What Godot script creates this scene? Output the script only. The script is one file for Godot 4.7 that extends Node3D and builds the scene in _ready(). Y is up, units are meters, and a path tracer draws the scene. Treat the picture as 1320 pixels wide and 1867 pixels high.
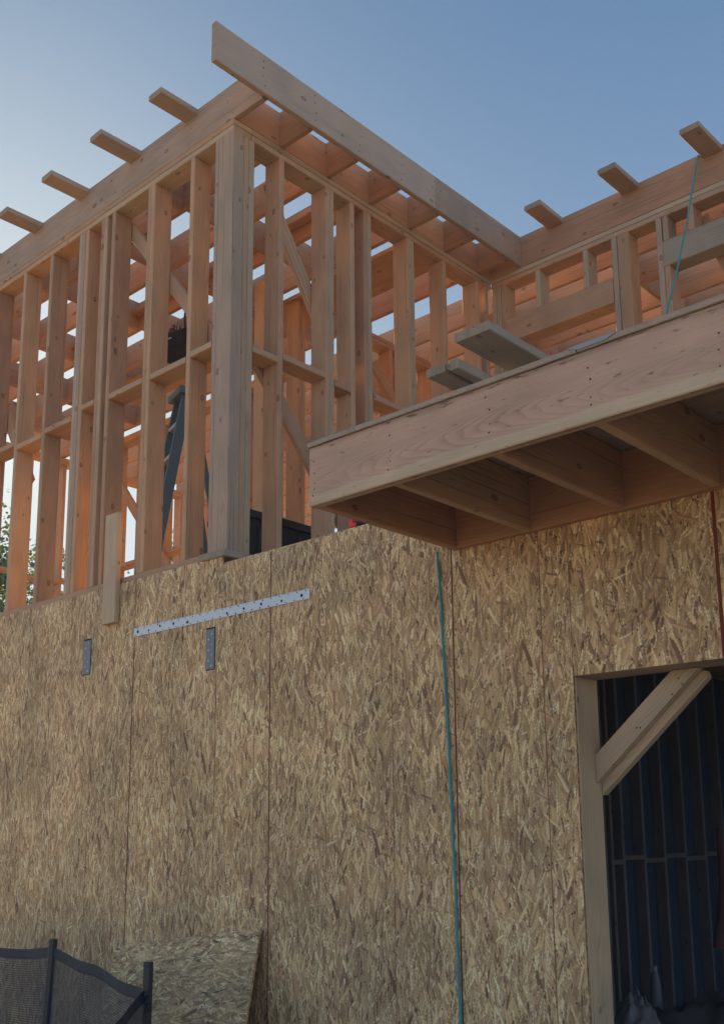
extends Node3D

# ------------------------------------------------------------------ shared state
var rng := RandomNumberGenerator.new()
var used := {}
var M := {}
const PITCH := 0.4225

# ------------------------------------------------------------------ naming helpers
func numbered(called: String) -> String:
	if not used.has(called):
		used[called] = 0
		return called
	used[called] += 1
	return "%s_%03d" % [called, used[called]]

func tag(o: Node, label := "", category := "", group := "", kind := "") -> Node:
	if label: o.set_meta("label", label)
	if category: o.set_meta("category", category)
	if group: o.set_meta("group", group)
	if kind: o.set_meta("kind", kind)
	return o

func thing(called: String, label: String, category: String, at := Vector3.ZERO, group := "") -> Node3D:
	var o := Node3D.new()
	o.name = numbered(called)
	add_child(o)
	o.position = at
	tag(o, label, category, group)
	return o

func put(parent: Node, called: String, mesh: Mesh, mat: Material, xf := Transform3D()) -> MeshInstance3D:
	var o := MeshInstance3D.new()
	if parent == self:
		o.name = numbered(called)
	else:
		var n := called
		var k := 0
		while parent.has_node(n):
			k += 1
			n = "%s_%03d" % [called, k]
		o.name = n
	o.mesh = mesh
	o.material_override = null
	for s in mesh.get_surface_count():
		mesh.surface_set_material(s, mat)
	o.transform = xf
	parent.add_child(o, true)
	return o

# ------------------------------------------------------------------ mesh helpers
func quad(st: SurfaceTool, a: Vector3, b: Vector3, c: Vector3, d: Vector3, ua: Vector2, ub: Vector2, uc: Vector2, ud: Vector2, col := Color.WHITE) -> void:
	# a b c d seen clockwise from the front
	var n := (c - a).cross(b - a).normalized()
	for q in [[a, ua], [b, ub], [c, uc], [a, ua], [c, uc], [d, ud]]:
		st.set_normal(n)
		st.set_color(col)
		st.set_uv(q[1])
		st.add_vertex(q[0])

func eased_box(l: float, w: float, t: float, e: float, off: Vector2, col: Color, uvs: Vector2, endcol: Color) -> ArrayMesh:
	# length on x, width on y, thickness on z; long edges are eased
	var st := SurfaceTool.new()
	st.begin(Mesh.PRIMITIVE_TRIANGLES)
	var hx := l / 2; var hy := w / 2; var hz := t / 2
	e = minf(e, minf(hy, hz) * 0.4)
	var ring := [Vector2(hy - e, hz), Vector2(-hy + e, hz), Vector2(-hy, hz - e), Vector2(-hy, -hz + e), Vector2(-hy + e, -hz), Vector2(hy - e, -hz), Vector2(hy, -hz + e), Vector2(hy, hz - e)]
	var along := 0.0
	for i in 8:
		var p: Vector2 = ring[i]
		var q: Vector2 = ring[(i + 1) % 8]
		var d := p.distance_to(q)
		var u0 := off.x; var u1 := off.x + l * uvs.x
		var v0 := off.y + along * uvs.y; var v1 := off.y + (along + d) * uvs.y
		quad(st, Vector3(-hx, p.x, p.y), Vector3(hx, p.x, p.y), Vector3(hx, q.x, q.y), Vector3(-hx, q.x, q.y), Vector2(u0, v0), Vector2(u1, v0), Vector2(u1, v1), Vector2(u0, v1), col)
		along += d
	for s in [1, -1]:
		for i in range(1, 7):
			var a := Vector3(s * hx, ring[0].x, ring[0].y)
			var b := Vector3(s * hx, ring[i].x, ring[i].y)
			var c := Vector3(s * hx, ring[i + 1].x, ring[i + 1].y)
			var tri := [a, c, b] if s > 0 else [a, b, c]
			for v in tri:
				st.set_normal(Vector3(s, 0, 0))
				st.set_color(endcol)
				st.set_uv(off + Vector2(v.z * uvs.x, v.y * uvs.y * 2.5))
				st.add_vertex(v)
	return st.commit()

const TINTS := {
	"fir": [Color(0.64, 0.405, 0.24), Color(0.63, 0.42, 0.265), Color(0.66, 0.455, 0.28), Color(0.58, 0.365, 0.225), Color(0.67, 0.42, 0.24)],
	"pale": [Color(0.66, 0.51, 0.335), Color(0.64, 0.49, 0.32)],
	"grey": [Color(0.60, 0.455, 0.33), Color(0.57, 0.425, 0.305)],
	"weathered": [Color(0.53, 0.445, 0.335), Color(0.49, 0.41, 0.31)],
	"dim": [Color(0.20, 0.19, 0.19)],  # fir darkened: shade of the room behind the doorway put into the tint
	"deep": [Color(0.60, 0.345, 0.195), Color(0.63, 0.37, 0.205)],
}

func tint(kind: String) -> Color:
	var a: Array = TINTS[kind]
	var c: Color = a[rng.randi() % a.size()]
	var f := rng.randf_range(0.86, 1.08)
	return Color(c.r * f, c.g * f, c.b * f)

func lumber_mesh(l: float, w: float, t: float, kind: String) -> ArrayMesh:
	var c := tint(kind)
	var off := Vector2(rng.randf(), rng.randf())
	return eased_box(l, w, t, 0.004, off, c, Vector2(1.0 / 3.0, 1.0 / 0.75), Color(c.r * 0.82, c.g * 0.8, c.b * 0.78))

func lumber(parent: Node, called: String, a: Vector3, b: Vector3, kind := "fir", mat: Material = null) -> MeshInstance3D:
	# a board between two opposite corners, grain along its longest side
	var lo := a.min(b); var hi := a.max(b)
	var s := hi - lo
	var ax := [0, 1, 2]
	ax.sort_custom(func(p, q): return s[p] > s[q])
	var bx := Vector3.ZERO; bx[ax[0]] = 1
	var by := Vector3.ZERO; by[ax[1]] = 1
	var bs := Basis(bx, by, bx.cross(by))
	return put(parent, called, lumber_mesh(s[ax[0]], s[ax[1]], s[ax[2]], kind), mat if mat else M.wood, Transform3D(bs, (lo + hi) / 2 - (parent.position if parent is Node3D and parent != self else Vector3.ZERO)))

func lumber_to(parent: Node, called: String, p: Vector3, q: Vector3, face: Vector3, w: float, t: float, kind := "fir") -> MeshInstance3D:
	# a board from p to q whose wide side faces «face»
	var x := (q - p).normalized()
	var z := (face - x * face.dot(x)).normalized()
	var y := z.cross(x)
	return put(parent, called, lumber_mesh(p.distance_to(q), w, t, kind), M.wood, Transform3D(Basis(x, y, z), (p + q) / 2 - (parent.position if parent is Node3D and parent != self else Vector3.ZERO)))

func prism(pts: Array, z0: float, z1: float, kind := "fir", scale := Vector2(1.0 / 3.0, 1.0 / 0.75), dir := Vector2(1, 0)) -> ArrayMesh:
	# convex outline (counter-clockwise seen from +z) from z0 (back) to z1 (front)
	var st := SurfaceTool.new()
	st.begin(Mesh.PRIMITIVE_TRIANGLES)
	var c := tint(kind) if TINTS.has(kind) else Color.WHITE
	var off := Vector2(rng.randf(), rng.randf())
	var perp := Vector2(-dir.y, dir.x)
	var n := pts.size()
	for side in [[z1, 1], [z0, -1]]:
		for i in range(1, n - 1):
			var idx := [0, i + 1, i] if side[1] > 0 else [0, i, i + 1]
			for k in idx:
				var p: Vector2 = pts[k]
				st.set_normal(Vector3(0, 0, side[1]))
				st.set_color(c)
				st.set_uv(off + Vector2(p.dot(dir) * scale.x, p.dot(perp) * scale.y))
				st.add_vertex(Vector3(p.x, p.y, side[0]))
	for i in n:
		var p: Vector2 = pts[i]
		var q: Vector2 = pts[(i + 1) % n]
		var d := p.distance_to(q)
		quad(st, Vector3(p.x, p.y, z1), Vector3(q.x, q.y, z1), Vector3(q.x, q.y, z0), Vector3(p.x, p.y, z0), off, off + Vector2(d * scale.x, 0), off + Vector2(d * scale.x, (z1 - z0) * scale.y), off + Vector2(0, (z1 - z0) * scale.y), c)
	return st.commit()

func plain_box(l: float, w: float, t: float, e := 0.003) -> ArrayMesh:
	return eased_box(l, w, t, e, Vector2.ZERO, Color.WHITE, Vector2.ONE, Color.WHITE)

func box(parent: Node, called: String, a: Vector3, b: Vector3, mat: Material, e := 0.003) -> MeshInstance3D:
	var s := (b - a).abs()
	return put(parent, called, plain_box(s.x, s.y, s.z, e), mat, Transform3D(Basis(), (a + b) / 2 - (parent.position if parent is Node3D and parent != self else Vector3.ZERO)))

func tube(pts: Array, r: float, sides := 8, rend := -1.0) -> ArrayMesh:
	var st := SurfaceTool.new()
	st.begin(Mesh.PRIMITIVE_TRIANGLES)
	var n := pts.size()
	var rings := []
	var along := 0.0
	for i in n:
		var d: Vector3 = (pts[mini(i + 1, n - 1)] - pts[maxi(i - 1, 0)]).normalized()
		var u := d.cross(Vector3(0.31, 0.2, 0.93)).normalized()
		var v := d.cross(u)
		var rr := r if rend < 0 else lerpf(r, rend, float(i) / (n - 1))
		var ring := []
		for k in sides:
			var a := TAU * k / sides
			ring.append([pts[i] + (u * cos(a) + v * sin(a)) * rr, u * cos(a) + v * sin(a), Vector2(float(k) / sides, along)])
		if i < n - 1: along += pts[i].distance_to(pts[i + 1]) * 6.0
		rings.append(ring)
	for i in n - 1:
		for k in sides:
			var k2 := (k + 1) % sides
			for q in [rings[i][k], rings[i + 1][k], rings[i + 1][k2], rings[i][k], rings[i + 1][k2], rings[i][k2]]:
				st.set_normal(q[1])
				st.set_color(Color.WHITE)
				st.set_uv(q[2])
				st.add_vertex(q[0])
	for e in [0, n - 1]:
		var d: Vector3 = (pts[0] - pts[1]).normalized() if e == 0 else (pts[n - 1] - pts[n - 2]).normalized()
		for k in range(1, sides - 1):
			var tri := [rings[e][0], rings[e][k], rings[e][k + 1]]
			if e != 0: tri = [rings[e][0], rings[e][k + 1], rings[e][k]]
			for q in tri:
				st.set_normal(d)
				st.set_color(Color.WHITE)
				st.set_uv(q[2])
				st.add_vertex(q[0])
	return st.commit()

func world_of(o: Node) -> Transform3D:
	var t := Transform3D()
	while o is Node3D and o != self:
		t = (o as Node3D).transform * t
		o = o.get_parent()
	return t

func dots(parent: Node, called: String, pts: Array, n: Vector3, r: float, mat: Material) -> void:
	# small nail heads or holes joined into one part
	var st := SurfaceTool.new()
	st.begin(Mesh.PRIMITIVE_TRIANGLES)
	var inv := world_of(parent).affine_inverse()
	var u := n.cross(Vector3(0, 1, 0)).normalized() if absf(n.y) < 0.9 else Vector3(1, 0, 0)
	var v := n.cross(u)
	for p in pts:
		var rr := r * rng.randf_range(0.8, 1.2)
		for k in 6:
			var a := TAU * k / 6; var b := TAU * (k + 1) / 6
			var c0: Vector3 = p + n * 0.0012
			var c1: Vector3 = c0 + (u * cos(a) + v * sin(a)) * rr
			var c2: Vector3 = c0 + (u * cos(b) + v * sin(b)) * rr
			var tri := [c0, c1, c2]
			if (c2 - c0).cross(c1 - c0).dot(n) < 0: tri = [c0, c2, c1]
			for w in tri:
				st.set_normal(inv.basis * n)
				st.set_color(Color.WHITE)
				st.set_uv(Vector2.ZERO)
				st.add_vertex(inv * w)
	tag(put(parent, called, st.commit(), mat), "", "", "", "stuff")

# ------------------------------------------------------------------ textures
func wood_texture(w: int, h: int, seed_: int) -> ImageTexture:
	var n1 := FastNoiseLite.new(); n1.seed = seed_; n1.frequency = 1.0; n1.noise_type = FastNoiseLite.TYPE_SIMPLEX; n1.fractal_octaves = 2
	var knots := []
	var kr := RandomNumberGenerator.new(); kr.seed = seed_
	for i in 26: knots.append([kr.randf() * 3.0, kr.randf() * 0.75, kr.randf_range(0.007, 0.015)])
	var checks := []
	for i in 14: checks.append([kr.randf() * 3.0, kr.randf() * 0.75, kr.randf_range(0.15, 0.5), kr.randf() * 6.0])
	var img: Image
	var data := PackedByteArray(); data.resize(w * h * 3)
	var n_ := 0
	for y in h:
		var v := 0.75 * y / h
		var ca := cos(TAU * y / h) * 0.12; var sa := sin(TAU * y / h) * 0.12
		for x in w:
			var u := 3.0 * x / w
			var cu := cos(TAU * x / w); var su := sin(TAU * x / w)
			var bend := n1.get_noise_3d(cu * 1.1, su * 1.1, ca * 8.0) * 0.016 + n1.get_noise_3d(cu * 0.5 + 9.0, su * 0.5, sa * 9.0) * 0.035
			var dark := 0.0
			for k in knots:
				var dx: float = absf(u - k[0]); if dx > 1.5: dx = 3.0 - dx
				if dx > 0.16: continue
				var dy: float = v - k[1]
				if absf(dy) > 0.1: continue
				var q: float = sqrt(dx * dx * 0.35 + dy * dy) / k[2]
				bend += signf(dy) * 0.014 * exp(-q * 0.55)
				if q < 1.0: dark = maxf(dark, (0.20 + 0.22 * smoothstep(0.5, 0.85, q)) * (1.0 - smoothstep(0.85, 1.0, q)))
			for k in checks:
				var dv: float = absf(v - k[1] - 0.004 * sin(u * 5.0 + k[3]))
				if dv > 0.0022: continue
				var du: float = absf(u - k[0]) / k[2]
				if du < 1.0: dark = maxf(dark, 0.5 * (1.0 - du * du) * (1.0 - dv / 0.0022))
			var ring := (v + bend) * 85.0
			var f := ring - floorf(ring)
			var late := pow(f, 3.0) * (1.0 - smoothstep(0.9, 1.0, f))
			var streak := n1.get_noise_3d(cu * 1.5, su * 1.5, y * 0.9) * 0.05
			var blot := n1.get_noise_3d(cu * 1.2 + 5.0, su * 1.2, ca * 12.0 + 4.0) * 0.06
			var lum := 0.95 - 0.085 * late + streak + blot - dark * 0.75
			lum = clampf(lum, 0.12, 1.0)
			data[n_] = int(255 * clampf(lum, 0, 1))
			data[n_ + 1] = int(255 * clampf(lum - 0.045 * late - blot * 0.25 - dark * 0.06, 0, 1))
			data[n_ + 2] = int(255 * clampf(lum - 0.065 * late - blot * 0.4 - dark * 0.08, 0, 1))
			n_ += 3
	img = Image.create_from_data(w, h, false, Image.FORMAT_RGB8, data)
	return ImageTexture.create_from_image(img)

func beam_texture(w: int, h: int) -> ImageTexture:
	# one flat-sawn face, 3.9 m by 0.25 m: cathedral grain and a sapwood edge at the bottom
	var n1 := FastNoiseLite.new(); n1.seed = 5; n1.frequency = 1.0; n1.fractal_octaves = 3
	var data := PackedByteArray(); data.resize(w * h * 3)
	var k := 0
	for y in h:
		var v := 0.25 * y / h
		for x in w:
			var u := 3.9 * x / w
			var c := v - 0.15 - 0.015 * n1.get_noise_2d(u * 0.8, 3.0)
			var wob := n1.get_noise_2d(u * 1.1, v * 7.0)
			var env_ := exp(-pow((u - 0.75) / 0.6, 2.0)) + 0.6 * exp(-pow((u - 2.5) / 0.7, 2.0))
			var depth := 12.0 * u - 900.0 * c * c + wob * 1.6 + 6.0 * v
			var f := depth - floorf(depth)
			var late := pow(f, 2.0) * (1.0 - smoothstep(0.82, 1.0, f))
			late *= 0.2 + 0.8 * env_
			var streak := n1.get_noise_2d(u * 2.0, v * 260.0) * 0.045
			var blot := n1.get_noise_2d(u * 2.2 + 70, v * 8.0) * 0.08
			var sap := smoothstep(0.192, 0.206, v + 0.008 * n1.get_noise_2d(u * 1.5, 9.0))
			var top := 1.0 - smoothstep(0.0, 0.02 + 0.02 * n1.get_noise_2d(u * 4.0, 30.0), v)
			var r := lerpf(0.80, 0.82, sap); var g := lerpf(0.665, 0.73, sap); var b := lerpf(0.565, 0.61, sap)
			var l := 1.0 - 0.13 * late * (1 - sap * 0.8) + streak + blot - 0.13 * maxf(top, 0.0) - 0.3 * smoothstep(0.45, 0.7, n1.get_noise_2d(u * 9.0, v * 50.0) + 0.35 * maxf(top, 0.0) - 0.05)
			data[k] = int(255 * clampf(r * l, 0, 1))
			data[k + 1] = int(255 * clampf(g * (l - 0.03 * late), 0, 1))
			data[k + 2] = int(255 * clampf(b * (l - 0.03 * late), 0, 1))
			k += 3
	return ImageTexture.create_from_image(Image.create_from_data(w, h, false, Image.FORMAT_RGB8, data))

func osb_textures(px: int, metres: float) -> Array:
	var r := RandomNumberGenerator.new(); r.seed = 77
	var ppm := px / metres
	var tones := [Color8(206, 176, 126), Color8(190, 158, 110), Color8(216, 188, 138), Color8(172, 138, 95), Color8(198, 167, 118), Color8(210, 180, 131), Color8(180, 146, 104), Color8(186, 150, 112), Color8(202, 168, 126), Color8(164, 130, 92), Color8(222, 196, 150)]
	var darks := [Color8(140, 108, 78), Color8(112, 82, 60), Color8(150, 113, 86), Color8(128, 96, 72), Color8(96, 70, 54)]
	var lights := [Color8(234, 214, 172), Color8(226, 202, 156), Color8(230, 208, 170)]
	var sets := [[], [], []]
	for i in 420:
		var which := 0 if i < 260 else (1 if i < 340 else 2)
		var l := r.randf_range(0.035, 0.125) * ppm
		var wd := r.randf_range(0.006, 0.021) * ppm
		var pal: Array = tones
		if which == 1:
			pal = darks; l = r.randf_range(0.02, 0.09) * ppm; wd = r.randf_range(0.003, 0.011) * ppm
			if i % 12 == 0: l = r.randf_range(0.07, 0.15) * ppm; wd = r.randf_range(0.012, 0.022) * ppm
		elif which == 2:
			pal = lights; l = r.randf_range(0.02, 0.10) * ppm; wd = r.randf_range(0.0025, 0.010) * ppm
		var ang := r.randfn(0.0, 0.3)
		if i % 7 == 0: ang = r.randf_range(-1.3, 1.3)
		var c: Color = pal[r.randi() % pal.size()]
		var n := int(ceil(l * absf(sin(ang)) + wd * 1.6 + 4)); var m := int(ceil(l * absf(cos(ang)) + wd * 1.6 + 4))
		var im := Image.create(n, m, false, Image.FORMAT_RGBA8)
		var p0 := r.randf_range(0.5, 4.0); var p1 := r.randf_range(0.5, 4.0)
		var skew := r.randf_range(-1.5, 1.5)
		var bow := r.randf_range(-0.2, 0.2)
		var tilt := r.randf_range(-0.16, 0.16)
		var edge := r.randf_range(0.70, 0.95)
		var stripe := r.randf_range(0.8, 2.4)
		for y in m:
			for x in n:
				var p := Vector2(x + 0.5 - n / 2.0, y + 0.5 - m / 2.0).rotated(-ang)
				var a := clampf((p.y + skew * p.x * 0.6) / (l / 2.0), -1.2, 1.2)
				if absf(a) >= 1.0: continue
				var half := wd / 2.0 * (1.0 - pow(absf(a), p0 * 3.0 if a < 0 else p1 * 3.0))
				half += 0.5 * sin(p.y * 0.9 + i)
				var ex := p.x - bow * wd * (1 - a * a) * 2.0
				var al := clampf(half - absf(ex) + 0.5, 0, 1)
				if al <= 0: continue
				var sh := 1.0 + tilt * ex / wd * 2.0 + 0.025 * sin(ex * stripe + i) + 0.03 * a * tilt * 8.0 + r.randf_range(-0.015, 0.015)
				if half - ex < 1.2: sh *= edge
				im.set_pixel(x, y, Color(c.r * sh, c.g * sh, c.b * sh, al * (0.95 if which == 0 else 0.85)))
		sets[which].append(im)
	var img := Image.create(px, px, false, Image.FORMAT_RGBA8)
	img.fill(Color8(176, 147, 106))
	for i in 44000:
		var pick := r.randf()
		var st: Array = sets[0] if pick < 0.58 else (sets[1] if pick < 0.76 else sets[2])
		var s: Image = st[r.randi() % st.size()]
		var x := r.randi() % px; var y := r.randi() % px
		var sz := s.get_size()
		var xs := [x]; var ys := [y]
		if x + sz.x > px: xs.append(x - px)
		if y + sz.y > px: ys.append(y - px)
		for xx in xs:
			for yy in ys:
				img.blend_rect(s, Rect2i(Vector2i.ZERO, sz), Vector2i(xx, yy))
	# resin specks and small voids
	var speck := Image.create(3, 5, false, Image.FORMAT_RGBA8); speck.fill(Color8(70, 50, 36, 190))
	for i in 2600: img.blend_rect(speck, Rect2i(0, 0, r.randi_range(1, 3), r.randi_range(1, 5)), Vector2i(r.randi() % (px - 5), r.randi() % (px - 5)))
	# slow tonal drift of the sheets
	var nz := FastNoiseLite.new(); nz.seed = 3; nz.frequency = 0.012; nz.fractal_octaves = 3
	var drift := nz.get_seamless_image(px / 4, px / 4)
	drift.resize(px, px, Image.INTERPOLATE_CUBIC)
	drift.convert(Image.FORMAT_L8)
	var dd := drift.get_data()
	img.convert(Image.FORMAT_RGB8)
	var id := img.get_data()
	for i in px * px:
		var m := 0.86 + 0.28 * dd[i] / 255.0
		var mean := (id[i * 3] + id[i * 3 + 1] + id[i * 3 + 2]) * 0.04
		id[i * 3] = mini(255, int((id[i * 3] * 0.88 + mean) * m * 1.14))
		id[i * 3 + 1] = mini(255, int((id[i * 3 + 1] * 0.88 + mean) * (m * 0.97 + 0.03) * 1.13))
		id[i * 3 + 2] = mini(255, int((id[i * 3 + 2] * 0.88 + mean) * (m * 0.94 + 0.06) * 1.10))
	img = Image.create_from_data(px, px, false, Image.FORMAT_RGB8, id)
	return [ImageTexture.create_from_image(img)]

func std(albedo: Color, rough := 0.8, metal := 0.0) -> StandardMaterial3D:
	var m := StandardMaterial3D.new()
	m.albedo_color = albedo.linear_to_srgb()
	m.roughness = rough
	m.metallic = metal
	m.vertex_color_use_as_albedo = false
	return m

func make_materials() -> void:
	var wt := wood_texture(1024, 512, 11)
	var wd := std(Color.WHITE, 0.78)
	wd.albedo_texture = wt
	wd.vertex_color_use_as_albedo = true
	wd.heightmap_enabled = true
	wd.heightmap_texture = wt
	wd.heightmap_scale = 0.08
	M.wood = wd
	var bt := beam_texture(1280, 160)
	var bm := std(Color.WHITE, 0.75)
	bm.albedo_texture = bt
	M.beam = bm
	var ot: Array = osb_textures(1536, 3.66)
	var ob := std(Color.WHITE, 0.72)
	ob.albedo_texture = ot[0]
	ob.heightmap_enabled = true
	ob.heightmap_texture = ot[0]
	ob.heightmap_scale = 0.18
	ob.vertex_color_use_as_albedo = true
	M.osb = ob
	var fl: StandardMaterial3D = ob.duplicate()
	fl.vertex_color_use_as_albedo = false
	fl.uv1_triplanar = true
	fl.uv1_world_triplanar = true
	fl.uv1_scale = Vector3.ONE / 3.66
	fl.heightmap_enabled = false
	M.osb_flat = fl
	var pl: StandardMaterial3D = wd.duplicate()
	pl.vertex_color_use_as_albedo = false
	pl.albedo_color = Color(0.50, 0.40, 0.30).linear_to_srgb()
	pl.uv1_triplanar = true
	pl.heightmap_enabled = false
	M.ply = pl
	M.shade_navy = std(Color(0.030, 0.060, 0.105), 0.85)  # shade of the room behind the doorway, painted as a navy wall colour
	M.red_edge = std(Color(0.19, 0.04, 0.025), 0.85)
	M.chalk = std(Color(0.30, 0.13, 0.07), 0.9)
	M.nail = std(Color(0.05, 0.04, 0.035), 0.6)
	M.galv = std(Color(0.52, 0.55, 0.57), 0.42, 0.75)
	M.galv_dull = std(Color(0.20, 0.23, 0.26), 0.55, 0.5)
	M.hole = std(Color(0.02, 0.02, 0.022), 0.9)
	M.rope = std(Color(0.07, 0.34, 0.38), 0.85)
	M.black = std(Color(0.022, 0.024, 0.028), 0.7)
	M.black_soft = std(Color(0.02, 0.022, 0.026), 0.95)
	M.ladder = std(Color(0.085, 0.15, 0.19), 0.5)
	M.ladder_rung = std(Color(0.45, 0.47, 0.48), 0.45, 0.5)
	M.red = std(Color(0.75, 0.05, 0.025), 0.45)
	M.post = std(Color(0.035, 0.045, 0.055), 0.45, 0.3)
	M.membrane = std(Color(0.32, 0.37, 0.38), 0.6)
	M.tarp = std(Color(0.10, 0.11, 0.12), 0.75)
	M.plastic = std(Color(0.20, 0.22, 0.25), 0.25)
	M.bottle = std(Color(0.12, 0.15, 0.16), 0.25)
	M.cloth_red = std(Color(0.10, 0.045, 0.045), 0.9)
	M.bark = std(Color(0.10, 0.075, 0.055), 0.95)
	var net := std(Color(0.05, 0.062, 0.075), 0.9)
	net.transparency = BaseMaterial3D.TRANSPARENCY_ALPHA
	var ni := Image.create(8, 8, false, Image.FORMAT_RGBA8)
	ni.fill(Color(1, 1, 1, 0.42))
	for i in 8:
		for j in 2:
			ni.set_pixel(i, j, Color(1, 1, 1, 0.95)); ni.set_pixel(j, i, Color(1, 1, 1, 0.95))
	net.albedo_texture = ImageTexture.create_from_image(ni)
	net.uv1_scale = Vector3(90, 90, 1)
	net.cull_mode = BaseMaterial3D.CULL_DISABLED
	M.net = net
	var hem := std(Color(0.025, 0.035, 0.05), 0.8)
	hem.cull_mode = BaseMaterial3D.CULL_DISABLED
	M.hem = hem
	var leaf := std(Color(0.12, 0.16, 0.035), 0.5)
	leaf.cull_mode = BaseMaterial3D.CULL_DISABLED
	leaf.backlight_enabled = true
	leaf.backlight = Color(0.7, 0.75, 0.3)
	leaf.vertex_color_use_as_albedo = true
	M.leaf = leaf
	var gn := FastNoiseLite.new(); gn.frequency = 0.02; gn.fractal_octaves = 5
	var gt := NoiseTexture2D.new(); gt.noise = gn; gt.seamless = true; gt.width = 512; gt.height = 512
	var gr := Gradient.new(); gr.set_color(0, Color(0.57, 0.51, 0.43)); gr.set_color(1, Color(0.73, 0.67, 0.58))
	gt.color_ramp = gr
	var g := std(Color.WHITE, 0.95)
	g.albedo_texture = gt
	g.uv1_scale = Vector3(60, 60, 1)
	M.ground = g

# ------------------------------------------------------------------ sky
const SUN_AZ := 65.0     # degrees from -z towards -x
const SUN_EL := 20.0

func sun_dir() -> Vector3:
	var a := deg_to_rad(SUN_AZ); var e := deg_to_rad(SUN_EL)
	return Vector3(-sin(a) * cos(e), sin(e), -cos(a) * cos(e))

func sky_texture() -> ImageTexture:
	var w := 512; var h := 256
	var img := Image.create(w, h, false, Image.FORMAT_RGBF)
	var s := sun_dir()
	for y in h:
		var el := 90.0 - 180.0 * (y + 0.5) / h
		for x in w:
			var az := TAU * (x + 0.5) / w     # 0 at -z, growing towards +x
			var ce := cos(deg_to_rad(el))
			var d := Vector3(sin(az) * ce, sin(deg_to_rad(el)), -cos(az) * ce)
			var ang := rad_to_deg(acos(clampf(d.dot(s), -1, 1)))
			var zen := Vector3(0.016, 0.055, 0.126)
			var mid := Vector3(0.045, 0.112, 0.213)
			var hor := Vector3(0.52, 0.68, 0.88).lerp(Vector3(0.80, 0.83, 0.82), exp(-pow(ang / 70.0, 2.0)))
			var e := maxf(el, 0.0)
			var c := zen.lerp(mid, exp(-pow(e / 42.0, 2.0)))
			c = c.lerp(hor, exp(-e / 11.0))
			c = c.lerp(Vector3(0.41, 0.435, 0.42), 0.95 * exp(-pow(ang / 15.0, 1.5)))
			if el < 0: c = c.lerp(Vector3(0.16, 0.14, 0.12), clampf(-el / 4.0, 0, 1))
			img.set_pixel(x, y, Color(c.x, c.y, c.z))
	return ImageTexture.create_from_image(img)

# ------------------------------------------------------------------ assemblies
func stud_wall_z(t: Node, z: float, xs: Array, y0: float, y1: float, depth := 0.14, kind := "fir") -> void:
	for x in xs: lumber(t, "stud", Vector3(x, y0, z), Vector3(x + 0.04, y1, z - depth), kind)

func osb_panel(parent: Node, called: String, x0: float, x1: float, y0: float, y1: float, z0: float, z1: float, shift := Vector2.ZERO, tone := Color.WHITE, across := false) -> MeshInstance3D:
	var st := SurfaceTool.new()
	st.begin(Mesh.PRIMITIVE_TRIANGLES)
	var o: Vector3 = parent.position if parent != self else Vector3.ZERO
	var f := func(x: float, y: float) -> Vector2: return (Vector2(y, x) if across else Vector2(x, -y)) / 3.66 + shift
	var a := Vector3(x0, y0, z1) - o; var b := Vector3(x0, y1, z1) - o; var c := Vector3(x1, y1, z1) - o; var d := Vector3(x1, y0, z1) - o
	var k := Vector3(0, 0, z0 - z1)
	quad(st, a, b, c, d, f.call(x0, y0), f.call(x0, y1), f.call(x1, y1), f.call(x1, y0), tone)
	quad(st, d + k, c + k, b + k, a + k, f.call(x1, y0), f.call(x1, y1), f.call(x0, y1), f.call(x0, y0), tone)
	var dim := Color(tone.r * 0.7, tone.g * 0.62, tone.b * 0.55)
	for e in [[b, b + k, c + k, c], [d, d + k, a + k, a], [a, a + k, b + k, b], [c, c + k, d + k, d]]:
		quad(st, e[0], e[1], e[2], e[3], Vector2(e[0].x, e[0].y), Vector2(e[1].x, e[1].y + 0.01), Vector2(e[2].x, e[2].y + 0.01), Vector2(e[3].x, e[3].y), dim)
	return put(parent, called, st.commit(), M.osb)

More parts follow.
